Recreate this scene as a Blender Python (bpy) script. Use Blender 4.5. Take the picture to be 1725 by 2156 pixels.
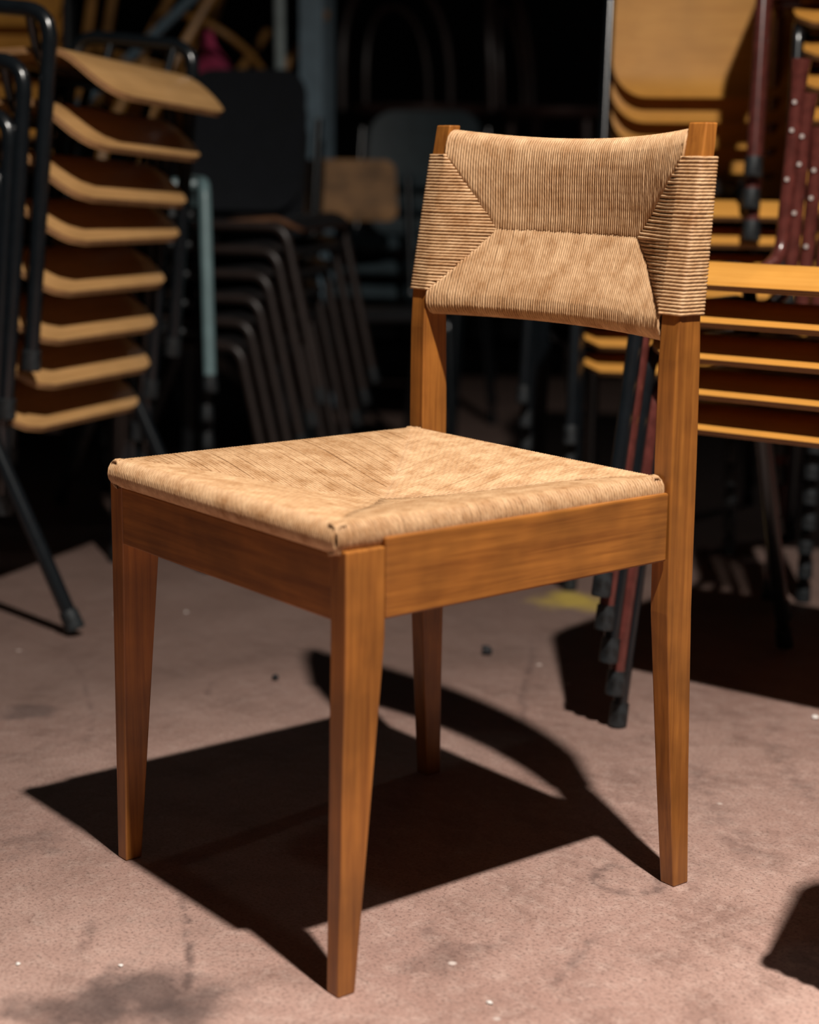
import bpy, math, random
from mathutils import Vector, Matrix
random.seed(7)
PI = math.pi
scene = bpy.context.scene
for o in list(bpy.data.objects): bpy.data.objects.remove(o)
COL = scene.collection
V = Vector

# ------------------------------------------------------------ camera
CAM = V((1.38758, -0.86012, 0.75390))
YAW, PITCH, ROLL, FPX = 0.9023, -0.2022, 0.0109, 3639.5
cyw, syw, cpt, spt = math.cos(YAW), math.sin(YAW), math.cos(PITCH), math.sin(PITCH)
fw = V((-syw*cpt, cyw*cpt, spt)); rt = V((cyw, syw, 0)); up = rt.cross(fw)
rt, up = rt*math.cos(ROLL)+up*math.sin(ROLL), up*math.cos(ROLL)-rt*math.sin(ROLL)
cam = bpy.data.cameras.new('camera'); cam_o = bpy.data.objects.new('camera', cam); COL.objects.link(cam_o)
M3 = Matrix((rt, up, -fw)).transposed()
cam_o.matrix_world = Matrix.Translation(CAM) @ M3.to_4x4()
cam.sensor_fit = 'HORIZONTAL'; cam.sensor_width = 24.0; cam.lens = 24.0*FPX/1725
cam.clip_start = 0.05; cam.clip_end = 60
cam.dof.use_dof = True; cam.dof.focus_distance = 1.84; cam.dof.aperture_fstop = 2.5
scene.camera = cam_o

# ------------------------------------------------------------ world, lamps, exposure
scene.view_settings.view_transform = 'Standard'; scene.view_settings.look = 'None'
scene.view_settings.gamma = 1.0; scene.view_settings.use_curve_mapping = False
scene.view_settings.exposure = 0.0
w = bpy.data.worlds.new('dark_hall'); scene.world = w; w.use_nodes = True
w.node_tree.nodes['Background'].inputs[0].default_value = (0.30, 0.42, 0.46, 1)
w.node_tree.nodes['Background'].inputs[1].default_value = 0.016

def spot(name, loc, target, power, size, blend, radius, color):
    l = bpy.data.lights.new(name, 'SPOT'); l.energy = power; l.spot_size = math.radians(size)
    l.spot_blend = blend; l.shadow_soft_size = radius; l.color = color
    o = bpy.data.objects.new(name, l); COL.objects.link(o); o.location = loc
    o.rotation_euler = (V(target)-V(loc)).to_track_quat('-Z', 'Y').to_euler()
    return o
spot('ceiling_spot_lamp', (1.20, -0.05, 2.85), (0.85, -0.15, 0.0), 620, 142, 1.0, 0.040, (1.0, 0.93, 0.85))
spot('far_ceiling_lamp', (-0.55, 3.30, 3.10), (0.0, 0.2, 0.0), 11, 110, 0.8, 0.05, (1.0, 0.95, 0.90))

# ------------------------------------------------------------ frames of reference
FH = V((-0.78477, 0.61978, 0)); RH = V((0.61978, 0.78477, 0))     # ground axes: away from / across the view
def bg(u, v, z=0.0): return V((CAM.x, CAM.y, 0)) + RH*u + FH*v + V((0, 0, z))
def at(x, y, v):                                                   # point seen at (x, y) at ground distance v
    d = fw + rt*((x-862.5)/FPX) - up*((y-1078)/FPX)
    return CAM + d*(v/d.dot(FH))

# ------------------------------------------------------------ materials
def newmat(name):
    m = bpy.data.materials.new(name); m.use_nodes = True
    return m, m.node_tree.nodes, m.node_tree.links, m.node_tree.nodes['Principled BSDF']
def rgb(c): return (c[0], c[1], c[2], 1)
def flat(name, c, rough=0.5, metal=0.0, coat=0.0, var=0.15, scale=30):
    m, N, L, b = newmat(name)
    tc = N.new('ShaderNodeTexCoord'); n = N.new('ShaderNodeTexNoise'); n.inputs['Scale'].default_value = scale
    n.inputs['Detail'].default_value = 4
    L.new(tc.outputs['Object'], n.inputs['Vector'])
    r = N.new('ShaderNodeValToRGB'); r.color_ramp.elements[0].position = 0.3; r.color_ramp.elements[1].position = 0.7
    r.color_ramp.elements[0].color = rgb([k*(1-var) for k in c]); r.color_ramp.elements[1].color = rgb([k*(1+var) for k in c])
    L.new(n.outputs['Fac'], r.inputs['Fac']); L.new(r.outputs['Color'], b.inputs['Base Color'])
    b.inputs['Roughness'].default_value = rough; b.inputs['Metallic'].default_value = metal
    b.inputs['Coat Weight'].default_value = coat; b.inputs['Coat Roughness'].default_value = 0.15
    return m
def wood(name, c0, c1, axis, rough=0.42, scale=1.0, coat=0.15, blotch=0.35, bump=0.15):
    m, N, L, b = newmat(name)
    tc = N.new('ShaderNodeTexCoord'); mp = N.new('ShaderNodeMapping')
    s = [70*scale, 70*scale, 70*scale]; s['xyz'.index(axis)] = 3.0*scale
    mp.inputs['Scale'].default_value = s
    L.new(tc.outputs['Object'], mp.inputs['Vector'])
    n = N.new('ShaderNodeTexNoise'); n.inputs['Scale'].default_value = 2.2; n.inputs['Detail'].default_value = 6
    n.inputs['Roughness'].default_value = 0.6; n.inputs['Distortion'].default_value = 0.4
    L.new(mp.outputs['Vector'], n.inputs['Vector'])
    r = N.new('ShaderNodeValToRGB'); r.color_ramp.elements[0].position = 0.32; r.color_ramp.elements[1].position = 0.68
    r.color_ramp.elements[0].color = rgb(c0); r.color_ramp.elements[1].color = rgb(c1)
    L.new(n.outputs['Fac'], r.inputs['Fac'])
    n2 = N.new('ShaderNodeTexNoise'); n2.inputs['Scale'].default_value = 14; n2.inputs['Detail'].default_value = 3
    L.new(tc.outputs['Object'], n2.inputs['Vector'])
    mx = N.new('ShaderNodeMixRGB'); mx.blend_type = 'MULTIPLY'; mx.inputs[0].default_value = 1
    mr = N.new('ShaderNodeMapRange'); mr.inputs[1].default_value = 0.35; mr.inputs[2].default_value = 0.65
    mr.inputs[3].default_value = 1-blotch; mr.inputs[4].default_value = 1.0
    L.new(n2.outputs['Fac'], mr.inputs[0]); L.new(r.outputs['Color'], mx.inputs[1]); L.new(mr.outputs[0], mx.inputs[2])
    L.new(mx.outputs[0], b.inputs['Base Color'])
    b.inputs['Roughness'].default_value = rough; b.inputs['Coat Weight'].default_value = coat
    b.inputs['Coat Roughness'].default_value = 0.3
    bp = N.new('ShaderNodeBump'); bp.inputs['Strength'].default_value = bump; bp.inputs['Distance'].default_value = 0.0006
    L.new(n.outputs['Fac'], bp.inputs['Height']); L.new(bp.outputs['Normal'], b.inputs['Normal'])
    return m
def cord_mat():
    m, N, L, b = newmat('paper_cord')
    uv = N.new('ShaderNodeUVMap'); uv.uv_map = 'UVMap'
    sep = N.new('ShaderNodeSeparateXYZ'); L.new(uv.outputs[0], sep.inputs[0])
    a = N.new('ShaderNodeMath'); a.operation = 'MULTIPLY'; a.inputs[1].default_value = 2*PI*2; L.new(sep.outputs[0], a.inputs[0])
    c = N.new('ShaderNodeMath'); c.operation = 'MULTIPLY'; c.inputs[1].default_value = 2*PI/0.0085; L.new(sep.outputs[1], c.inputs[0])
    s = N.new('ShaderNodeMath'); s.operation = 'ADD'; L.new(a.outputs[0], s.inputs[0]); L.new(c.outputs[0], s.inputs[1])
    sn = N.new('ShaderNodeMath'); sn.operation = 'SINE'; L.new(s.outputs[0], sn.inputs[0])
    mr = N.new('ShaderNodeMapRange'); mr.inputs[1].default_value = -1; mr.inputs[2].default_value = 0.2
    L.new(sn.outputs[0], mr.inputs[0])
    tc = N.new('ShaderNodeTexCoord')
    n = N.new('ShaderNodeTexNoise'); n.inputs['Scale'].default_value = 45; n.inputs['Detail'].default_value = 5
    n.inputs['Roughness'].default_value = 0.7
    L.new(tc.outputs['Object'], n.inputs['Vector'])
    r = N.new('ShaderNodeValToRGB'); e = r.color_ramp.elements
    e[0].position = 0.30; e[0].color = (0.36, 0.180, 0.072, 1); e[1].position = 0.70; e[1].color = (0.66, 0.43, 0.24, 1)
    L.new(n.outputs['Fac'], r.inputs['Fac'])
    mx = N.new('ShaderNodeMixRGB'); mx.blend_type = 'MULTIPLY'; mx.inputs[0].default_value = 1
    g = N.new('ShaderNodeMapRange'); g.inputs[3].default_value = 0.88; g.inputs[4].default_value = 1.0
    L.new(mr.outputs[0], g.inputs[0]); L.new(r.outputs['Color'], mx.inputs[1]); L.new(g.outputs[0], mx.inputs[2])
    L.new(mx.outputs[0], b.inputs['Base Color']); b.inputs['Roughness'].default_value = 0.62
    b.inputs['Specular IOR Level'].default_value = 0.35
    bp = N.new('ShaderNodeBump'); bp.inputs['Strength'].default_value = 0.3; bp.inputs['Distance'].default_value = 0.0003
    L.new(mr.outputs[0], bp.inputs['Height']); L.new(bp.outputs['Normal'], b.inputs['Normal'])
    return m
W0, W1 = (0.25, 0.082, 0.013), (0.43, 0.160, 0.027)
M = {}
M['wood_z'] = wood('oiled_beech_upright', W0, W1, 'z')
M['wood_x'] = wood('oiled_beech_crosswise', W0, W1, 'x')
M['wood_y'] = wood('oiled_beech_lengthwise', W0, W1, 'y')
M['wood_red'] = wood('reddish_back_rail', (0.13, 0.045, 0.025), (0.26, 0.09, 0.05), 'x', blotch=0.6)
M['cord'] = cord_mat()
M['ply'] = wood('plywood_face', (0.47, 0.255, 0.095), (0.60, 0.345, 0.14), 'x', rough=0.33, scale=0.6, coat=0.35, blotch=0.12, bump=0.05)
M['ply_gold'] = wood('golden_plywood_face', (0.52, 0.23, 0.040), (0.62, 0.30, 0.062), 'x', rough=0.50, scale=0.6, coat=0.0, blotch=0.12, bump=0.05)
M['ply_dull'] = wood('worn_dull_plywood', (0.24, 0.12, 0.045), (0.38, 0.20, 0.08), 'x', rough=0.7, scale=0.6, coat=0, blotch=0.5)
M['ply_light'] = flat('plywood_edge_light', (0.42, 0.22, 0.09), 0.6)
M['ply_dark'] = flat('plywood_edge_dark', (0.13, 0.055, 0.022), 0.7)
M['ply_black'] = flat('black_stained_plywood', (0.012, 0.012, 0.013), 0.35)
M['black'] = flat('black_enamelled_tube', (0.006, 0.008, 0.010), 0.22, 0.0, 0.4, scale=60)
M['maroon'] = flat('maroon_enamelled_tube', (0.085, 0.022, 0.018), 0.25, 0.0, 0.5, scale=60, var=0.3)
M['brown_tube'] = flat('dark_brown_tube', (0.022, 0.015, 0.013), 0.4)
M['black_dull'] = flat('dull_black_tube', (0.006, 0.008, 0.010), 0.6)
M['grey'] = flat('grey_green_enamelled_tube', (0.12, 0.19, 0.20), 0.4)
M['chrome'] = flat('worn_chrome_tube', (0.45, 0.47, 0.48), 0.25, 1.0)
M['rubber'] = flat('worn_black_rubber', (0.011, 0.014, 0.016), 0.5, scale=90, var=0.8)
M['rubber_grey'] = flat('grey_rubber', (0.10, 0.13, 0.14), 0.6)
M['fabric'] = flat('black_upholstery', (0.006, 0.008, 0.012), 0.9)
M['plastic'] = flat('slate_grey_plastic', (0.045, 0.065, 0.075), 0.5)
M['steel'] = flat('blue_grey_rack_steel', (0.13, 0.20, 0.25), 0.5)
M['steel_pale'] = flat('pale_grey_steel', (0.30, 0.36, 0.36), 0.5)
M['bent'] = wood('bentwood_orange', (0.42, 0.19, 0.04), (0.55, 0.27, 0.07), 'z', coat=0.3)
M['bent_dark'] = wood('bentwood_dark', (0.06, 0.028, 0.022), (0.10, 0.045, 0.035), 'z', coat=0.3)
M['pale_rivet'] = flat('pale_worn_rivet', (0.42, 0.38, 0.37), 0.4)
M['pink'] = flat('pink_cloth', (0.60, 0.06, 0.16), 0.85, scale=18, var=0.4)
M['white'] = flat('dusty_white_plastic', (0.55, 0.50, 0.52), 0.6)
M['board'] = flat('dark_chipboard', (0.03, 0.022, 0.018), 0.7)
M['debris'] = flat('dark_debris', (0.012, 0.012, 0.014), 0.8)
M['crumb'] = flat('pale_crumb', (0.75, 0.70, 0.66), 0.8)
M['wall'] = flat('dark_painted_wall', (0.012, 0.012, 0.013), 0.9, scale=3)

def floor_mat():
    m, N, L, b = newmat('worn_reddish_floor')
    geo = N.new('ShaderNodeNewGeometry'); P = geo.outputs['Position']
    def noise(sc, det=5, rough=0.6, dist=0.0):
        n = N.new('ShaderNodeTexNoise'); n.inputs['Scale'].default_value = sc; n.inputs['Detail'].default_value = det
        n.inputs['Roughness'].default_value = rough; n.inputs['Distortion'].default_value = dist
        L.new(P, n.inputs['Vector']); return n.outputs['Fac']
    def rng(x, a, c, d=0.0, e=1.0):
        r = N.new('ShaderNodeMapRange'); r.inputs[1].default_value = a; r.inputs[2].default_value = c
        r.inputs[3].default_value = d; r.inputs[4].default_value = e; L.new(x, r.inputs[0]); return r.outputs[0]
    def math_(op, x, y):
        k = N.new('ShaderNodeMath'); k.operation = op
        for i, q in enumerate((x, y)):
            if isinstance(q, (int, float)): k.inputs[i].default_value = q
            else: L.new(q, k.inputs[i])
        return k.outputs[0]
    def mix(f, c1, c2, op='MIX'):
        k = N.new('ShaderNodeMixRGB'); k.blend_type = op
        for i, q in enumerate((f, c1, c2)):
            if isinstance(q, (int, float)): k.inputs[i].default_value = q
            elif isinstance(q, tuple): k.inputs[i].default_value = rgb(q)
            else: L.new(q, k.inputs[i])
        return k.outputs[0]
    c = mix(rng(noise(2.3, 5), 0.35, 0.65), (0.42, 0.245, 0.198), (0.54, 0.345, 0.285))
    c = mix(rng(noise(11, 7, 0.7), 0.47, 0.70, 0, 0.7), c, (0.18, 0.092, 0.068))
    c = mix(rng(noise(45, 6, 0.75), 0.48, 0.78, 0, 0.65), c, (0.74, 0.54, 0.46))
    c = mix(rng(noise(260, 3, 0.7), 0.50, 0.72, 0, 0.85), c, (0.10, 0.052, 0.04))
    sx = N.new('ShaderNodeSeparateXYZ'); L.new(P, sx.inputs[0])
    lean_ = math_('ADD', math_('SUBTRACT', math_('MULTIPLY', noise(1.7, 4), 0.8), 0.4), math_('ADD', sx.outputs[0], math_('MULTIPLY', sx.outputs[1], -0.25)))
    c = mix(rng(lean_, -0.85, 0.42, 0.84, 0), c, (0.085, 0.054, 0.044))      # light falling off towards the stacks painted into the colour, with trodden dirt
    # distorted position for stains and scuffs
    def dist_to(x, y, amp=0.05, sc=9):
        n = N.new('ShaderNodeTexNoise'); n.inputs['Scale'].default_value = sc; n.inputs['Detail'].default_value = 5
        L.new(P, n.inputs['Vector'])
        va = N.new('ShaderNodeVectorMath'); va.operation = 'SUBTRACT'; L.new(n.outputs['Color'], va.inputs[0]); va.inputs[1].default_value = (.5, .5, .5)
        vs = N.new('ShaderNodeVectorMath'); vs.operation = 'SCALE'; vs.inputs['Scale'].default_value = amp*2; L.new(va.outputs[0], vs.inputs[0])
        vb = N.new('ShaderNodeVectorMath'); vb.operation = 'ADD'; L.new(P, vb.inputs[0]); L.new(vs.outputs[0], vb.inputs[1])
        vd = N.new('ShaderNodeVectorMath'); vd.operation = 'DISTANCE'; L.new(vb.outputs[0], vd.inputs[0]); vd.inputs[1].default_value = (x, y, 0)
        return vd.outputs['Value']
    for (px, py, r, amp, a) in ((0.092, -0.135, 0.065, 0.07, 0.75), (0.085, -0.195, 0.06, 0.07, 0.75), (0.150, -0.125, 0.05, 0.06, 0.7), (-0.73, 0.145, 0.035, 0.06, 0.6), (-0.30, -0.05, 0.05, 0.12, 0.3), (0.20, 0.10, 0.04, 0.08, 0.25)):
        c = mix(rng(dist_to(px, py, amp, 16), r*0.5, r*1.15, a, 0), c, (0.060, 0.038, 0.034))
    c = mix(rng(dist_to(-0.74, 1.17, 0.06, 14), 0.03, 0.075, 0.85, 0), c, (0.42, 0.30, 0.05))
    c = mix(rng(dist_to(-0.66, 1.20, 0.05, 14), 0.02, 0.05, 0.8, 0), c, (0.42, 0.30, 0.05))
    # scuff arcs (furniture dragged round)
    for (px, py, r, wd, a, n1, mx_, my_, mr_) in (
            (-0.456, -0.886, 0.963, 0.0045, 0.75, 0.006, 0.039, -0.06, 0.15),
            (2.543, 3.741, 4.182, 0.006, 0.5, 0.008, -0.43, 0.8, 0.28),
            (-2.675, -1.335, 3.097, 0.004, 0.4, 0.008, -0.46, 0.83, 0.25),
            (-0.62, 0.47, 0.085, 0.005, 0.5, 0.02, -0.68, 0.43, 0.09),
            (-0.452, -0.127, 0.813, 0.006, 0.5, 0.006, 0.28, 0.225, 0.07),
            (-0.143, -0.248, 0.157, 0.007, 0.4, 0.006, -0.056, -0.117, 0.06),
            (0.176, 0.405, 0.036, 0.008, 0.65, 0.006, 0.176, 0.405, 0.08),
            (0.165, 0.19, 0.045, 0.008, 0.4, 0.01, 0.18, 0.17, 0.07),
            (0.507, 1.254, 0.751, 0.02, 0.35, 0.02, 0.086, 0.632, 0.2),
            (0.395, 1.243, 0.558, 0.012, 0.4, 0.02, 0.024, 0.826, 0.2),
            (-1.175, -0.75, 1.085, 0.004, 0.45, 0.01, -0.73, 0.24, 0.25),
            (-1.135, -0.802, 0.981, 0.004, 0.4, 0.01, -0.6, 0.02, 0.22),
            (0.03, 0.302, 0.402, 0.02, 0.5, 0.02, 0.38, 0.5, 0.15)):
        d = dist_to(px, py, n1, 7)
        e = math_('ABSOLUTE', math_('SUBTRACT', d, r), 0)
        f = rng(e, wd*0.3, wd*1.6, a, 0)
        f = math_('MULTIPLY', math_('MULTIPLY', f, rng(noise(38, 3), 0.40, 0.58)), rng(dist_to(mx_, my_, 0.0, 7), mr_*0.6, mr_, 1, 0))
        c = mix(f, c, (0.085, 0.050, 0.042))
    # pale specks
    vo = N.new('ShaderNodeTexVoronoi'); vo.inputs['Scale'].default_value = 9; L.new(P, vo.inputs['Vector'])
    sp = N.new('ShaderNodeSeparateColor'); L.new(vo.outputs['Color'], sp.inputs[0])
    f = math_('MULTIPLY', rng(vo.outputs['Distance'], 0.025, 0.05, 1, 0), rng(sp.outputs[0], 0.55, 0.56))
    c = mix(f, c, (0.62, 0.52, 0.47))
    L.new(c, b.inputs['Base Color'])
    b.inputs['Specular IOR Level'].default_value = 1.0
    L.new(rng(noise(7, 5), 0.3, 0.7, 0.46, 0.62), b.inputs['Roughness'])
    bp = N.new('ShaderNodeBump'); bp.inputs['Strength'].default_value = 0.5; bp.inputs['Distance'].default_value = 0.002
    h = math_('ADD', noise(220, 4, 0.7), math_('MULTIPLY', noise(14, 4), 1.5))
    L.new(h, bp.inputs['Height']); L.new(bp.outputs['Normal'], b.inputs['Normal'])
    return m
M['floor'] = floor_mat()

# ------------------------------------------------------------ mesh helpers
class MB:
    def __init__(s): s.v = []; s.f = []; s.m = []; s.uv = []
    def face(s, idx, mat=0, uv=None): s.f.append(tuple(idx)); s.m.append(mat); s.uv.append(uv)
    def box(s, lo, hi, mat=0):
        n = len(s.v)
        for z in (lo[2], hi[2]):
            for x, y in ((lo[0], lo[1]), (hi[0], lo[1]), (hi[0], hi[1]), (lo[0], hi[1])): s.v.append(V((x, y, z)))
        for q in ((3, 2, 1, 0), (4, 5, 6, 7), (0, 1, 5, 4), (1, 2, 6, 5), (2, 3, 7, 6), (3, 0, 4, 7)): s.face([n+i for i in q], mat)
    def loft(s, rings, mat=0, caps=True):
        n = len(s.v); k = len(rings[0])
        for r in rings: s.v += [V(p) for p in r]
        for i in range(len(rings)-1):
            for j in range(k):
                a = n+i*k+j; b = n+i*k+(j+1) % k
                s.face((a, b, b+k, a+k), mat)
        if caps: s.face(list(range(n+k-1, n-1, -1)), mat); s.face([n+(len(rings)-1)*k+j for j in range(k)], mat)
    def tube(s, pts, r, sides=10, mat=0, caps=True, uv=False, ry=None):
        pts = [V(p) for p in pts]; n0 = len(s.v); N = len(pts)
        T = [(pts[min(i+1, N-1)]-pts[max(i-1, 0)]).normalized() for i in range(N)]
        a = V((0, 0, 1)) if abs(T[0].z) < 0.9 else V((1, 0, 0))
        nn = T[0].cross(a).normalized(); L = 0
        for i in range(N):
            if i: L += (pts[i]-pts[i-1]).length
            nn = (nn - T[i]*nn.dot(T[i])).normalized(); bb = T[i].cross(nn)
            ri = r[i] if isinstance(r, (list, tuple)) else r
            for j in range(sides):
                t = 2*PI*j/sides; s.v.append(pts[i]+nn*math.cos(t)*ri+bb*math.sin(t)*ri)
            if i:
                Lp = L-(pts[i]-pts[i-1]).length
                for j in range(sides):
                    a_ = n0+(i-1)*sides+j; b_ = n0+(i-1)*sides+(j+1) % sides
                    u = ((j/sides, Lp), ((j+1)/sides, Lp), ((j+1)/sides, L), (j/sides, L)) if uv else None
                    s.face((a_, b_, b_+sides, a_+sides), mat, u)
        if caps: s.face([n0+j for j in range(sides-1, -1, -1)], mat); s.face([n0+(N-1)*sides+j for j in range(sides)], mat)
    def build(s, name, mats, parent=None, smooth=False, bevel=0.0, uv=False, seg=2):
        me = bpy.data.meshes.new(name); me.from_pydata([tuple(p) for p in s.v], [], s.f)
        for m in (mats if isinstance(mats, (list, tuple)) else [mats]): me.materials.append(m)
        me.polygons.foreach_set('material_index', s.m)
        if uv:
            lay = me.uv_layers.new(name='UVMap'); flat_ = []
            for f, u in zip(s.f, s.uv):
                for i in range(len(f)): flat_ += list(u[i]) if u else [0, 0]
            lay.data.foreach_set('uv', flat_)
        if smooth: me.polygons.foreach_set('use_smooth', [True]*len(me.polygons))
        me.update()
        o = bpy.data.objects.new(name, me); COL.objects.link(o)
        if parent: o.parent = parent
        if bevel:
            b = o.modifiers.new('bevel', 'BEVEL'); b.width = bevel; b.segments = seg; b.limit_method = 'ANGLE'; b.angle_limit = 0.7
            b.harden_normals = False
        if smooth and not uv:
            me.set_sharp_from_angle(angle=math.radians(40))
        return o
def fillet(pts, rad, seg=6):
    pts = [V(p) for p in pts]; out = [pts[0]]
    for i in range(1, len(pts)-1):
        a, p, c = pts[i-1], pts[i], pts[i+1]
        d1 = (a-p); d2 = (c-p); r = min(rad, d1.length*.49, d2.length*.49)
        s, e = p+d1.normalized()*r, p+d2.normalized()*r
        for k in range(seg+1):
            t = k/seg; out.append(s*(1-t)**2+p*2*t*(1-t)+e*t*t)
    return out+[pts[-1]]
def tag(o, label, cat, group=None, kind=None):
    o['label'] = label; o['category'] = cat
    if group: o['group'] = group
    if kind: o['kind'] = kind
    return o
def empty(name, loc=(0, 0, 0), rot=(0, 0, 0)):
    o = bpy.data.objects.new(name, None); COL.objects.link(o); o.location = loc; o.rotation_euler = rot; o.empty_display_size = 0.05
    return o
def copy_tree(o, parent=None):
    c = o.copy(); COL.objects.link(c); c.parent = parent
    for ch in list(o.children): copy_tree(ch, c)
    return c
def tri(*a): return a

# ------------------------------------------------------------ setting
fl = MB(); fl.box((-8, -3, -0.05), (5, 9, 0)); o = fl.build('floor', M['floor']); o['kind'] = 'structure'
wb = MB()
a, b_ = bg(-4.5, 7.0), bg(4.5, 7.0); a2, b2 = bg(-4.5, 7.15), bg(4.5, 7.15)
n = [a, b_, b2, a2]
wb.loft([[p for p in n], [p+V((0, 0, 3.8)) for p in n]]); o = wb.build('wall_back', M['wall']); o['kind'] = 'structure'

# ------------------------------------------------------------ the woven chair
chair = empty('woven_cord_chair', (0, 0.2, 0))
tag(chair, 'wooden chair with paper cord woven seat and backrest, standing alone on the bare floor', 'chair')
OFF = V((0, -0.2, 0))
def rect(xa, xb, ya, yb, z): return [V((xa, ya, z))+OFF, V((xb, ya, z))+OFF, V((xb, yb, z))+OFF, V((xa, yb, z))+OFF]
for s in (1, -1):
    def R_(xo, xi, ya, yb, z):
        xa, xb = sorted((s*xo, s*xi)); return rect(xa, xb, ya, yb, z)
    m = MB(); m.loft([R_(.2060, .1875, -.004, .0155, 0), R_(.2105, .1870, 0, .0436, .335), R_(.2107, .1870, 0, .0436, .4185)])
    m.build('front_leg', M['wood_z'], chair, bevel=.0016)
    secs = [(0, .2190, .1990, .4250, .4470), (.13, .2165, .1945, .4150, .4430), (.30, .2135, .1885, .4040, .4395), (.46, .2126, .1876, .4020, .4390), (.56, .2126, .1876, .4022, .4370),
            (.60, .2126, .1876, .4045, .4350), (.64, .2122, .1872, .4095, .4350), (.70, .2108, .1862, .4190, .4400), (.791, .2090, .1850, .4350, .4515)]
    m = MB(); m.loft([R_(xo, xi, ya, yb, z) for z, xo, xi, ya, yb in secs]); m.build('rear_post', M['wood_z'], chair, bevel=.0016)
    m = MB(); xa, xb = sorted((s*.2107, s*.190))
    zb0, zb1 = (.352, .356)
    m.loft([[V((xa, .0438, zb0))+OFF, V((xb, .0438, zb0))+OFF, V((xb, .0438, .4265))+OFF, V((xa, .0438, .4265))+OFF],
            [V((xa, .4018, zb1))+OFF, V((xb, .4018, zb1))+OFF, V((xb, .4018, .4265))+OFF, V((xa, .4018, .4265))+OFF]])
    m.build('side_rail', M['wood_y'], chair, bevel=.0022)
m = MB(); m.box(V((-.1868, .0008, .353))+OFF, V((.1868, .022, .4140))+OFF); m.build('front_rail', M['wood_x'], chair, bevel=.0015)
m = MB(); m.box(V((-.1868, .4025, .362))+OFF, V((.1868, .422, .4335))+OFF)
o = m.build('back_rail', M['wood_red'], chair, bevel=.002); o['label'] = 'scuffed reddish rail behind the woven seat'

CR = 0.00172
def smooth(t): t = max(0, min(1, t)); return t*t*(3-2*t)
# seat weave: envelope pattern, cords of four triangles meeting in the middle
X0, X1, Y0, Y1 = -.1995, .2035, -.0055, .3995
cx, cy = 0.0, (Y0+Y1)/2
ZC, RR_ = .4285, .0140
def seat_top(d): return ZC+RR_-.034*smooth((d+.02)/.235)**1.15+.0002
sm = MB()
def seat_cord(fixed, edge, end, axis, sgn):
    """cord running from the edge inwards to 'end' (distance inward); axis 0 = runs along x"""
    L = end
    if L < 0.004: return
    prof = []
    jz = random.uniform(-.0004, .0004)
    k = max(3, int(L/.022))
    prof.append((L+.002, seat_top(L)-.006))
    for i in range(k+1):
        d = L-(L-.0115)*i/k if L > .0115 else .0115
        prof.append((d, seat_top(d)+jz+random.uniform(-.00025, .00025)))
    for i in range(1, 8):
        t = PI/2+PI*i/8; prof.append((.0115+math.cos(t)*RR_*1.0, ZC+math.sin(t)*RR_))
    prof.append((.0115, ZC-RR_)); prof.append((L, min(ZC-RR_, seat_top(L)-.012)))
    j = random.uniform(-.00025, .00025)
    pts = []
    for d, z in prof:
        q = edge+sgn*d
        wob = fixed+j+random.uniform(-.00012, .00012)
        pts.append(V((q, wob, z))+OFF if axis == 0 else V((wob, q, z))+OFF)
    sm.tube(pts, CR*random.uniform(.93, 1.0), 6, uv=True, caps=False)
P_ = .00355
nx = int((X1-X0)/P_); ny = int((Y1-Y0)/P_)
for i in range(nx+1):
    x = X0+(X1-X0)*(i+.5)/(nx+1); L = (1-abs(x-cx)/(X1-cx))*(cy-Y0)
    seat_cord(x, Y0, max(L, .012)+random.uniform(-.001, .001), 1, 1); seat_cord(x, Y1, max(L, .012)+random.uniform(-.001, .001), 1, -1)
for i in range(ny+1):
    y = Y0+(Y1-Y0)*(i+.5)/(ny+1); L = (1-abs(y-cy)/(Y1-cy))*(X1-cx)
    seat_cord(y, X0, max(L, .012)+random.uniform(-.001, .001), 0, 1); seat_cord(y, X1, max(L, .012)+random.uniform(-.001, .001), 0, -1)
o = sm.build('woven_seat', M['cord'], chair, smooth=True, uv=True); o['kind'] = 'stuff'; o['label'] = 'woven paper cord seat dipping to the middle'

pm = MB()   # card stuffing between the two layers of cord
for j in range(13):
    for i in range(13):
        x = X0+.012+(X1-X0-.024)*i/12; y = Y0+.012+(Y1-Y0-.024)*j/12
        pm.v.append(V((x, y, seat_top(min(x-X0, X1-x, y-Y0, Y1-y))-.0065))+OFF)
for j in range(12):
    for i in range(12): a = j*13+i; pm.face((a, a+1, a+14, a+13))
o = pm.build('seat_stuffing', M['cord'], chair); md = o.modifiers.new('thickness', 'SOLIDIFY'); md.thickness = .002

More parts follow.
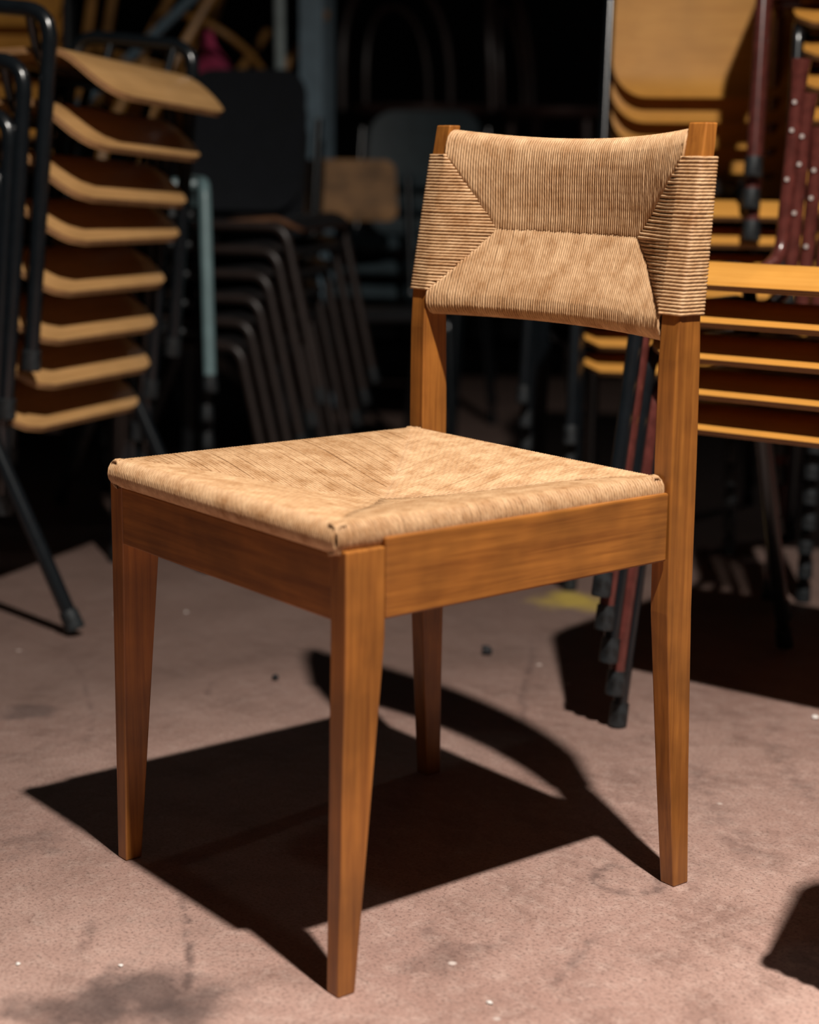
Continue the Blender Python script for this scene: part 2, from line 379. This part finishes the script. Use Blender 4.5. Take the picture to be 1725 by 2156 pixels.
# back weave
bw = MB()
XI, XS, ZS, ZW0, ZW1 = .1862, .112, .676, .6035, .7585
def ypf(z): return .4045+(.435-.4045)*(z-.60)/.19 if z > .6 else .4045-.3*max(0, 0)
def arc(x): return 1-(min(abs(x), .186)/.186)**2
def ymid(x, z): return ypf(z)+.012+.030*arc(x)
def hth(z): return .0012+.0118*smooth(.08+abs(z-ZS)/.095)
def zt(x): return .7725-.010*arc(x)
def zbm(x): return .5893+.002*arc(x)
RB = .0125
def back_v(x, upper):
    ex = max(0, abs(x)-XS)/(XI-XS)
    if upper: zin = ZS+ex*(ZW1-ZS)+.0015; zc = zt(x)
    else: zin = ZS-ex*(ZS-ZW0)-.0015; zc = zbm(x)
    zin += random.uniform(-.0016, .0008)
    sg = 1 if upper else -1
    if (zc-zin)*sg < 0.004: zin = zc-.004*sg
    prof = [(ymid(x, zin)-.0005, zin-.002*sg)]
    k = 7
    for i in range(k+1):
        z = zin+(zc-zin)*i/k; prof.append((ymid(x, z)-max(hth(z), RB*(i/k)**2)-.0004*random.random(), z))
    for i in range(1, 7):
        t = PI*i/7; prof.append((ymid(x, zc)-math.cos(t)*RB, zc+sg*math.sin(t)*RB))
    for i in range(k, -1, -2):
        z = zin+(zc-zin)*i/k; prof.append((ymid(x, z)+max(hth(z), RB*(i/k)**2), z))
    prof.append((ymid(x, zin)+.0005, zin-.002*sg))
    j = random.uniform(-.00025, .00025)
    bw.tube([V((x+j+random.uniform(-.00015, .00015), y, z))+OFF for y, z in prof], CR*random.uniform(.93, 1.0), 6, uv=True, caps=False)
nb = int(2*XI/P_)
for i in range(nb+1):
    x = -XI+2*XI*(i+.5)/(nb+1)
    back_v(x, True); back_v(x, False)
def pw(z):  # post section under the wrap: outer, inner, front, back
    t = (z-.60)/.191
    return (.2126+(.209-.2126)*t, .1876+(.185-.1876)*t, .4045+(.435-.4045)*t, .435+(.4515-.435)*t)
def back_h(z, s):
    xo, xi, yf, yb = pw(z)
    ez = (z-ZS)/(ZW1-ZS) if z > ZS else (ZS-z)/(ZS-ZW0)
    xin = XS+ez*(XI-XS)
    xin += random.uniform(-.001, .0015)
    g = CR+.0002
    pr = [(xin-.003, ymid(xin, z))]
    for i in range(6):
        t = i/5; x = xin+(xi-xin)*t
        y = (ymid(xin, z)-hth(z))*(1-t)+(yf-g)*t; y -= .0015*math.sin(PI*t)
        pr.append((x, y))
    c = .0016
    pr += [((xi+xo)/2, yf-g), (xo-c, yf-g), (xo+g-.0005, yf-g+.0006), (xo+g, yf+c), (xo+g, (yf+yb)/2), (xo+g, yb-c), (xo+g-.0006, yb+g-.0006), (xo-c, yb+g), (xi, yb+g)]
    pr.append(((xi+xin)/2, (yb+g+ymid(xin, z)+hth(z))/2)); pr.append((xin, ymid(xin, z)+hth(z))); pr.append((xin-.003, ymid(xin, z)))
    j = random.uniform(-.0003, .0003)
    bw.tube([V((s*x, y, z+j+random.uniform(-.00015, .00015)))+OFF for x, y in pr], CR*random.uniform(.95, 1.02), 6, uv=True, caps=False)
nh = int((ZW1-ZW0)/.0036)
for i in range(nh+1):
    z = ZW0+(ZW1-ZW0)*(i+.5)/(nh+1)
    back_h(z, 1); back_h(z, -1)
o = bw.build('woven_backrest', M['cord'], chair, smooth=True, uv=True); o['kind'] = 'stuff'; o['label'] = 'woven paper cord backrest with a pinched middle seam'

# curved wooden rails hidden in the weave
for nm, zf in (('top_rail', lambda x: .7745-.010*arc(x)), ('lower_rail', lambda x: .5875+.002*arc(x))):
    m = MB(); rings = []
    for i in range(13):
        x = -.1855+.371*i/12; y = ymid(x, zf(x)); z = zf(x)
        rings.append([V((x, y-.006, z-.0055))+OFF, V((x, y+.006, z-.0055))+OFF, V((x, y+.006, z+.0055))+OFF, V((x, y-.006, z+.0055))+OFF])
    m.loft(rings); m.build(nm, M['wood_x'], chair, bevel=.001)

# ------------------------------------------------------------ stacking chairs
def seat_mesh(name, W, D, prof, parent, mat, th=.0095, rf=.05, rb=.04, nx=12, ny=16, sag=0.0, vertical=False):
    """plywood sheet: front edge y=0, profile prof(y)->z, rounded corners, five visible plies on the rim"""
    ys = []
    for i in range(ny+1):
        t = i/ny; ys.append(D*(0.5-0.5*math.cos(PI*t))*0.5+D*t*0.5)
    def hw(y):
        w = W/2
        if y < rf: w -= rf-math.sqrt(max(0, rf*rf-(rf-y)**2))
        if y > D-rb: w -= rb-math.sqrt(max(0, rb*rb-(y-(D-rb))**2))
        return w
    def pt(x, y):
        z = prof(y)-sag*(1-(2*x/W)**2)
        dz = (prof(y+.002)-prof(y-.002))/.004
        n = V((0, -dz, 1)).normalized()
        return V((x, y, z)), n
    m = MB(); grid = []
    for y in ys:
        h = max(hw(y), W*.25); grid.append([pt(-h+2*h*i/nx, y) for i in range(nx+1)])
    n0 = len(m.v)
    for row in grid:
        for p, n in row: m.v.append(p)
    nb_ = len(m.v)
    for row in grid:
        for p, n in row: m.v.append(p-n*th)
    k = nx+1
    for j in range(ny):
        for i in range(nx):
            a = n0+j*k+i; m.face((a, a+1, a+1+k, a+k), 0); a = nb_+j*k+i; m.face((a+k, a+1+k, a+1, a), 0)
    rim = [(0, i) for i in range(nx)]+[(j, nx) for j in range(ny)]+[(ny, i) for i in range(nx, 0, -1)]+[(j, 0) for j in range(ny, 0, -1)]
    S = 5; base = len(m.v)
    for s in range(S+1):
        for j, i in rim: p, n = grid[j][i]; m.v.append(p-n*th*s/S)
    R = len(rim)
    for s in range(S):
        for q in range(R):
            a = base+s*R+q; b = base+s*R+(q+1) % R
            m.face((b, a, a+R, b+R), 1 if s % 2 == 0 else 2)
    return m.build(name, mat, parent, smooth=True)
def tube_part(name, pts, r, mat, parent, rad=.05, sides=10, cap=None, caplen=.03):
    m = MB(); m.tube(fillet(pts, rad) if rad else pts, r, sides); o = m.build(name, mat, parent, smooth=True)
    if cap is not None:
        for e, nx_ in cap:
            d = (V(nx_)-V(e)).normalized(); c = MB()
            c.tube([V(e)-d*.003, V(e), V(e)+d*caplen, V(e)+d*(caplen+.0005)], [r*1.18, r*1.28, r*1.22, r*1.02], 10)
            c.build('rubber_foot', M['rubber'], o, smooth=True)
    return o
def dirrot(ux, uv_):   # z rotation whose local x axis points along ground direction (ux across, uv_ away)
    d = RH*ux+FH*uv_; return math.atan2(d.y, d.x)
M['ply_gold'].node_tree.nodes['Principled BSDF'].inputs['Specular IOR Level'].default_value = 0.2
PLY = [M['ply'], M['ply_light'], M['ply_dark']]; GOLD = [M['ply_gold'], M['ply_light'], M['ply_dark']]
BLK = [M['ply_black'], M['ply_black'], M['ply_black']]

# --- left stack: eight chairs, local origin = middle of front lip, seat plane z=0, y = towards the back
def prof_left(y):
    if y < .115: t = 1-y/.115; return -.066*(smooth(t)*.55+t*t*.45)
    return -.008*smooth((y-.115)/.15)+.010*smooth((y-.27)/.11)
def make_left(foot_z, mat_frame, front_foot_y=.12):
    r = empty('stacking_chair')
    seat_mesh('seat', .42, .38, prof_left, r, PLY, rf=.06, ny=24)
    for s in (-1, 1):
        x = s*.236
        pts = [(x, front_foot_y, foot_z), (x, .10, .05), (x, .34, .065), (x, .42, foot_z)]
        tube_part('side_frame', pts, .0125, mat_frame, r, rad=.045, cap=((pts[0], pts[1]), (pts[3], pts[2])))
    for y in (.14, .27):
        tube_part('cross_tube', [(-.236, y, .052), (-.2, y, -.028), (.2, y, -.028), (.236, y, .052)], .008, mat_frame, r, rad=.03)
    return r
lipN = [(260, 195), (205, 302), (175, 411), (154, 505), (121, 614), (100, 717), (88, 812), (62, 902)]
ax = V((.347, .938)).normalized()
rz = dirrot(*ax)
wx = RH*ax[0]+FH*ax[1]; wy = V((-wx.y, wx.x, 0))
ords = ['topmost', 'second from the top', 'third from the top', 'fourth from the top', 'fifth from the top', 'sixth from the top', 'seventh from the top', 'lowest', 'ninth from the top', 'tenth from the top']
protoL = None
for i, (px, py) in enumerate(lipN):
    near = at(px, py, 2.75)
    tiltx = math.radians(3.0 if i < 3 else 1.0)
    seatz = near.z+.066
    if protoL is None: protoL = make_left(-.50, M['black']); o = protoL
    elif i < 5: o = copy_tree(protoL)
    else: o = make_left(-seatz+.012, M['black'], .12 if i < 7 else -.10)
    o.location = near+wx*.19+V((0, 0, .064-.19*math.tan(tiltx)))
    o.rotation_euler = (math.radians(2) if i < 3 else math.radians(-1), tiltx, rz)
    tag(o, 'plywood chair, %s in the tall stack at the left' % ords[i] if i not in (0, 7) else ('plywood chair on top of the left stack, its seat fully lit' if i == 0 else 'lowest plywood chair of the tall stack at the left'), 'chair', 'plywood chairs stacked at the left')

# --- right stacks: local origin on the floor below the middle of the front edge
def prof_flat(y):
    if y < .05: t = 1-y/.05; return -.026*t**1.6
    return -.024*(y-.05)/.33-.004*smooth((y-.05)/.15)
def make_school(W, seat_h, ply, frame, posts='open', back=None, legs_x=None, rear_foot=.46, front_foot=-.05, post_h=.30, tube=.0105, cut=0.0, sides=10, lean=.07, rc=.07):
    """tube framed school chair; posts 'open' = bare flattened post ends, 'back' = plywood backrest"""
    r = empty('stacking_chair')
    seat_mesh('seat', W, .38, lambda y: seat_h+prof_flat(y), r, ply, rf=.035, rb=.05)
    lx = legs_x if legs_x else W/2+.004
    for s in (-1, 1):
        p = [(s*lx, front_foot, cut), (s*lx, .03, seat_h-.022), (s*lx*.96, .30, seat_h-.022), (s*lx, rear_foot, cut)]
        tube_part('side_frame', p, tube, frame, r, rad=.035, sides=sides, cap=((p[0], p[1]), (p[3], p[2])))
        kx = .96 if posts == 'open' else .93
        if posts == 'none': continue
        top = (s*lx*kx, (.40 if posts == 'open' else .335)+lean, seat_h+post_h)
        pp = [(s*lx*kx, .30 if posts != 'open' else .34, seat_h-.03), (s*lx*kx, .345 if posts != 'open' else .400, seat_h-.01), top]
        m = MB(); path = fillet(pp, .03)
        if posts == 'open':
            d = (V(top)-V(pp[1])).normalized()
            path = path[:-1]+[V(top)-d*.05, V(top)-d*.02, V(top)]
            m.tube(path, [tube]*(len(path)-3)+[tube, tube*1.25, tube*1.55], sides)
        else: m.tube(path, tube, sides)
        po = m.build('back_post', M['maroon'] if posts == 'open' else frame, r, smooth=True)
        if posts == 'open':
            for h in (.06, .10, .17):
                q = V(top)-d*h; c = MB(); c.tube([q+V((.001, -tube*.7, 0)), q+V((.003, -tube*1.2, 0))], .0032, 8); c.build('rivet', M['pale_rivet'], po, smooth=True)
    for y in (.07, .26): tube_part('cross_tube', [(-lx+.003, y, seat_h-.026), (lx-.003, y, seat_h-.026)], tube*.8, frame, r, rad=0, sides=8)
    if back:
        bwid, b0, b1, bm = back
        def pb(t): return .345+lean*(t/post_h)
        # plate: built flat then stood up
        m = MB(); nx_, nz = 14, 28; th = .010; H = b1-b0
        front, rear = [], []
        for j in range(nz+1):
            t = .5-.5*math.cos(PI*j/nz); z = H*t
            h = bwid/2
            if z < rc: h -= rc-math.sqrt(max(0, rc*rc-(rc-z)**2))
            if z > H-rc: h -= rc-math.sqrt(max(0, rc*rc-(z-(H-rc))**2))
            lip = -.016*max(0, 1-z/.05)**2
            for i in range(nx_+1):
                x = -h+2*h*i/nx_; y = pb(b0+z)+.018*(1-(2*x/bwid)**2)+lip-.012
                front.append(V((x, y, seat_h+b0+z))); rear.append(V((x, y+th, seat_h+b0+z)))
        m.v = front+rear; k = nx_+1; F0 = len(front)
        for j in range(nz):
            for i in range(nx_):
                a = j*k+i; m.face((a, a+1, a+1+k, a+k), 0); m.face((F0+a+k, F0+a+1+k, F0+a+1, F0+a), 0)
        rim = [(0, i) for i in range(nx_)]+[(j, nx_) for j in range(nz)]+[(nz, i) for i in range(nx_, 0, -1)]+[(j, 0) for j in range(nz, 0, -1)]
        for q in range(len(rim)):
            j, i = rim[q]; j2, i2 = rim[(q+1) % len(rim)]
            m.face((j2*k+i2, j*k+i, F0+j*k+i, F0+j2*k+i2), 1)
        m.build('backrest', bm, r, smooth=True)
    return r
def stack(corner, xdir, W, n, pitch, shift, protos, labeler, group, side=0.0, z0=0.0, jitter=.0):
    """chairs on top of each other; corner = ground point of the left front seat corner of the lowest"""
    d = V(xdir).normalized(); X = RH*d[0]+FH*d[1]; Y = V((-X.y, X.x, 0)); rz = math.atan2(X.y, X.x); out = []
    for k in range(n):
        src = protos[k % len(protos)]
        o = src if not src.get('used') else copy_tree(src)
        src['used'] = 1
        o.location = corner+X*(W/2-side*k)-Y*(shift*k)+V((0, 0, z0+pitch*k+.003))+X*random.uniform(-jitter, jitter)
        o.rotation_euler = (0, 0, rz+random.uniform(-jitter, jitter)*1.5)
        tag(o, labeler(k, n), 'chair', group); out.append(o)
    for p in protos: 
        if 'used' in p: del p['used']
    for o in out:
        if 'used' in o: del o['used']
    return out
def lab(desc, where):
    def f(k, n):
        if k == n-1: return '%s, topmost %s' % (desc, where)
        if k == 0: return '%s, lowest %s' % (desc, where)
        return '%s, %s %s' % (desc, [q for q in ords if q != 'lowest'][n-1-k] if n-1-k < 7 else 'second from the bottom', where)
    return f
# R: five chairs right behind the woven chair
pa = make_school(.42, .433, GOLD, M['black'], 'open', lean=.03, post_h=.27); pb_ = make_school(.42, .433, GOLD, M['maroon'], 'open', lean=.03, post_h=.27)
RS = stack(bg(.318, 2.28), (.79, -.61), .42, 5, .048, .013, [pa, pb_], lab('golden plywood chair', 'of the stack right behind the woven chair'), 'chairs stacked right behind the woven chair', jitter=.003)
for k, o in enumerate(RS):                                        # bare posts fan out towards the right
    for c in o.children:
        if c.name.startswith('back_post'): c.location.x = .004+.013*(4-k)
# E: tall stack at the right edge
pa = make_school(.42, .43, GOLD, M['black'], 'none', post_h=.03, legs_x=.20); pb_ = make_school(.42, .43, GOLD, M['maroon'], 'none', post_h=.03, legs_x=.20)
pc = make_school(.42, .43, GOLD, M['maroon'], 'none', post_h=.1, legs_x=.262, tube=.0125)
def labE(k, n):
    if k == 0: return 'lowest plywood chair of the tall stack by the right edge'
    if k == n-1: return 'topmost plywood chair of the tall stack by the right edge'
    return '%s plywood chair up from the floor in the right edge stack' % ('first second third fourth fifth sixth seventh eighth ninth tenth eleventh twelfth thirteenth fourteenth'.split()[k])
stack(bg(.638, 3.0), (.97, -.24), .42, 15, .052, .004, [pb_, pa]*6+[pc]*3, labE, 'plywood chairs in the tall stack by the right edge', jitter=.005)
# C: stack with big plywood backrests
pa = make_school(.40, .41, GOLD, M['black'], 'back', back=(.36, .18, .44, [M['ply_gold'], M['ply_light']]), post_h=.36, lean=.10)
stack(bg(.30, 3.05), (.985, -.17), .40, 7, .046, .014, [pa], lab('broad-backed plywood chair', 'of the stack behind the woven backrest'), 'chairs with broad backrests stacked behind the woven backrest', jitter=.003)
# G: dark stack left of it, seen as black legs
pa = make_school(.38, .42, BLK, M['black'], 'none', post_h=.05); 
stack(bg(.27, 3.45), (.96, -.26), .38, 7, .050, .026, [pa], lab('black chair', 'of the dark stack seen under the woven backrest'), 'dark chairs stacked behind the woven backrest', jitter=.003)
# M: black stools behind the seat
pa = make_school(.36, .38, BLK, M['brown_tube'], 'none'); pb_ = make_school(.36, .38, [M['ply_black'], M['ply_dark'], M['ply_dark']], M['brown_tube'], 'none')
stack(bg(-.33, 3.62), (.28, .96), .36, 6, .050, .020, [pa]*5+[pb_], lab('black chair', 'of the low stack left of the woven backrest'), 'black chairs stacked left of the woven backrest', jitter=.003)
# H: plywood stack behind the left stack, grey frame on top
pa = make_school(.34, .42, BLK, M['black_dull'], 'none', post_h=.04, legs_x=.235); pb_ = make_school(.34, .42, BLK, M['grey'], 'none', post_h=.04, legs_x=.24, tube=.0125)
pc = make_school(.34, .42, PLY, M['black_dull'], 'none', post_h=.04, legs_x=.235)
stack(bg(-.83, 3.42), (.98, .2), .36, 6, .060, .02, [pa, pa, pa, pc, pc, pb_], lab('tube framed chair', 'of the stack behind the tall left stack'), 'chairs stacked behind the left stack', jitter=.004)

# stack just outside the right edge; its shadow falls into the corner of the picture
pa = make_school(.42, .43, GOLD, M['maroon'], 'open')
stack(V((.545, .42, 0)), (.134, -.977), .42, 7, .05, .01, [pa], lab('plywood chair', 'of the nearest stack, just past the right edge'), 'chairs of the stack past the right edge')

# backrest stack far behind the left stack
pa = make_school(.40, .41, GOLD, M['black_dull'], 'back', back=(.36, .18, .44, [M['ply_gold'], M['ply_light']]), post_h=.36, lean=.10)
stack(bg(-1.21, 4.05), (.985, .1), .40, 9, .058, .014, [pa], lab('golden chair', 'of the far stack behind the left stack'), 'golden chairs stacked far behind the left stack', jitter=.003)

# single chair with a worn plywood backrest behind the black stack
pa = make_school(.38, .41, BLK, M['black'], 'back', back=(.30, .185, .335, [M['ply_dull'], M['ply_light']]), post_h=.29, rc=.03)
stack(bg(-.285, 3.95), (.97, .22), .38, 1, .05, 0, [pa], lambda k, n: 'chair with worn plywood backrest behind the low black stack', None)
# slate plastic chairs
pa = make_school(.38, .42, [M['plastic']]*3, M['black'], 'back', back=(.32, .12, .33, [M['plastic']]*2), post_h=.28)
stack(bg(-.25, 4.6), (.96, -.25), .38, 3, .065, .01, [pa], lab('slate grey plastic chair', 'of the stack behind the woven backrest corner'), 'slate grey chairs')
# black upholstered chairs
pa = make_school(.40, .44, [M['fabric']]*3, M['black'], 'back', back=(.31, .08, .42, [M['fabric']]*2), post_h=.3)
stack(bg(-.69, 4.0), (.98, -.2), .40, 3, .05, .01, [pa], lab('black upholstered chair', 'of the dark stack left of the steel rack'), 'black upholstered chairs')

# steel rack
rk = empty('storage_rack', bg(-.26, 4.5)); tag(rk, 'blue-grey steel storage rack with diagonal brace rising behind the stacks', 'rack')
rk.rotation_euler = (0, 0, dirrot(1, 0))
def part_box(name, lo, hi, mat, par, bev=.002):
    m = MB(); m.box(V(lo), V(hi)); return m.build(name, mat, par, bevel=bev)
for x in (-1.25, 0):
    for y in (0, .6):
        m = MB(); prof = [(-.03, 0), (.03, 0), (.03, .05), (.022, .05), (.022, .008), (-.022, .008), (-.022, .05), (-.03, .05)]
        m.loft([[V((x+a, y+b, z)) for a, b in prof] for z in (0, 2.4)]); m.build('upright', M['steel'], rk)
for z in (.335, 1.7):
    for y in (-.004, .6): part_box('beam', (-1.22, y-.02, z-.08), (-.03, y+.02, z), M['steel'], rk)
    part_box('shelf_board', (-1.22, 0.02, z), (-.03, .58, z+.018), M['board'], rk)
m = MB(); m.tube([V((-.62, .03, .85)), V((.0, .03, 1.42))], .013, 8); m.build('diagonal_brace', M['steel'], rk, smooth=True)
m = MB(); m.tube([V((-.075, -.03, .84)), V((-.085, -.03, 1.9))], .014, 10); o = m.build('pale_tube', M['steel_pale'], rk, smooth=True)

# bentwood chairs lying upside down on the shelf
def bentwood(mat):
    r = empty('bentwood_chair')
    def hoop(name, c, rx, ry, rad, z, ang0=0, ang1=2*PI, n=28):
        m = MB(); m.tube([V((c[0]+rx*math.cos(ang0+(ang1-ang0)*i/n), c[1]+ry*math.sin(ang0+(ang1-ang0)*i/n), z)) for i in range(n+1)], rad, 8); return m.build(name, mat, r, smooth=True)
    hoop('seat_ring', (0, 0), .20, .20, .016, .455); hoop('stretcher_ring', (0, 0), .165, .165, .010, .25)
    m = MB(); m.loft([[V((.19*math.cos(2*PI*i/24), .19*math.sin(2*PI*i/24), z)) for i in range(24)] for z in (.452, .462)]); m.build('seat_disc', mat, r)
    for a in (.8, 2.34, 3.94, 5.48):
        p = V((math.cos(a), math.sin(a), 0)); m = MB()
        m.tube([p*.21, p*.185+V((0, 0, .25)), p*.165+V((0, 0, .45))], [.012, .014, .016], 8); m.build('leg', mat, r, smooth=True)
    m = MB(); m.tube([V((.19*math.cos(PI*(1-i/24.)), .16+.05*math.sin(PI*i/24), .455+.42*math.sin(PI*i/24)**.6)) for i in range(25)], .014, 8); m.build('back_bow', mat, r, smooth=True)
    m = MB(); m.tube([V((.11*math.cos(PI*(1-i/24.)), .16+.035*math.sin(PI*i/24), .455+.32*math.sin(PI*i/24)**.6)) for i in range(25)], .010, 8); m.build('inner_bow', mat, r, smooth=True)
    return r
b1 = bentwood(M['bent']); b1.location = bg(-.66, 4.72, 1.235); b1.rotation_euler = (math.radians(180), math.radians(14), dirrot(1, 0))
tag(b1, 'orange bentwood chair turned upside down on the rack shelf, left one', 'chair', 'orange bentwood chairs on the rack')
b2 = copy_tree(b1); b2.location = bg(-.42, 4.80, 1.20); b2.rotation_euler = (math.radians(172), math.radians(38), dirrot(1, .6))
tag(b2, 'orange bentwood chair leaning over beside the steel upright, on the rack shelf', 'chair', 'orange bentwood chairs on the rack')
# pink cloth
m = MB(); n1 = 14; n2 = 16
for j in range(n2+1):
    t = j/n2
    for i in range(n1):
        a = 2*PI*i/n1; r0 = .045*(.35+math.sin(PI*min(1, t*1.1+.08))**.7)*(1+.25*math.sin(3*a+4*t)+.12*math.sin(7*a+9*t))
        m.v.append(V((r0*math.cos(a)+.03*math.sin(4*t)-.03*t, r0*.8*math.sin(a), .03+.27*t)))
for j in range(n2):
    for i in range(n1): a = j*n1+i; b = j*n1+(i+1) % n1; m.face((a, b, b+n1, a+n1))
m.face(list(range(n1-1, -1, -1))); m.face([n2*n1+i for i in range(n1)])
pk = m.build('pink_cloth', M['pink'], None, smooth=True); pk.location = bg(-.515, 4.66, .775)
tag(pk, 'crumpled bright pink cloth on the upturned bentwood chair in the rack', 'cloth')
# dark bentwood chairs on a platform, centre back
pf = empty('low_platform', bg(.22, 5.6)); pf.rotation_euler = (0, 0, dirrot(1, 0)); tag(pf, 'low dark wooden platform at the far back', 'platform')
part_box('deck', (-.6, -.3, .40), (.6, .5, .44), M['board'], pf)
for x in (-.55, .55):
    for y in (-.25, .45): part_box('leg', (x-.03, y-.03, 0), (x+.03, y+.03, .40), M['board'], pf)
d1 = bentwood(M['bent_dark'])
for i, (u, v, a, ti, l) in enumerate(((.02, 5.45, .5, 0, 'dark bentwood chair standing on the far platform, left one'), (.46, 5.55, 2.4, 0, 'dark bentwood chair standing on the far platform, right one'))):
    o = d1 if i == 0 else copy_tree(d1)
    o.location = bg(u, v, .441); o.rotation_euler = (0, ti, dirrot(1, a)); tag(o, l, 'chair', 'dark bentwood chairs')
# white scraps behind
def lump(name, loc, r, mat, label, cat, sq=.6, seedn=0, group=None):
    rd = random.Random(seedn); m = MB(); A, B = 10, 6
    for j in range(B+1):
        ph = PI*j/B
        for i in range(A):
            th = 2*PI*i/A; k = r*(1+rd.uniform(-.25, .25)) if 0 < j < B else r
            m.v.append(V((k*math.sin(ph)*math.cos(th), k*math.sin(ph)*math.sin(th)*.8, r*sq-k*sq*math.cos(ph))))
    for j in range(B):
        for i in range(A): a = j*A+i; b = j*A+(i+1) % A; m.face((a, b, b+A, a+A))
    o = m.build(name, mat, None, smooth=True); o.location = loc; return tag(o, label, cat, group)
lump('debris', V((-.564, .837, 0)), .010, M['debris'], 'larger dark lump of debris on the floor in front of the right stack', 'debris', .7, 1)
lump('debris', V((-.645, .498, 0)), .006, M['debris'], 'small dark crumb on the floor between the chair legs at the left', 'debris', .7, 2)
for i, (x, y, l) in enumerate(((1031, 2114, 'pale crumb on the floor at the bottom middle'), (255, 2035, 'pale crumb on the floor left of the nearest leg'), (38, 2031, 'pale crumb on the floor by the left edge'), (392, 1290, 'pale crumb on the floor behind the left front leg'), (1717, 1513, 'pale scrap on the floor at the right edge'))):
    P = CAM+(fw+rt*((x-862.5)/FPX)-up*((y-1078)/FPX))*1.0; d = P-CAM; P = CAM+d*(-CAM.z/d.z)
    lump('crumb', V((P.x, P.y, 0)), (.0034, .0028, .0028, .003, .006)[i], M['crumb'], l, 'crumb', .4, 10+i)
print('objects', len(bpy.data.objects))
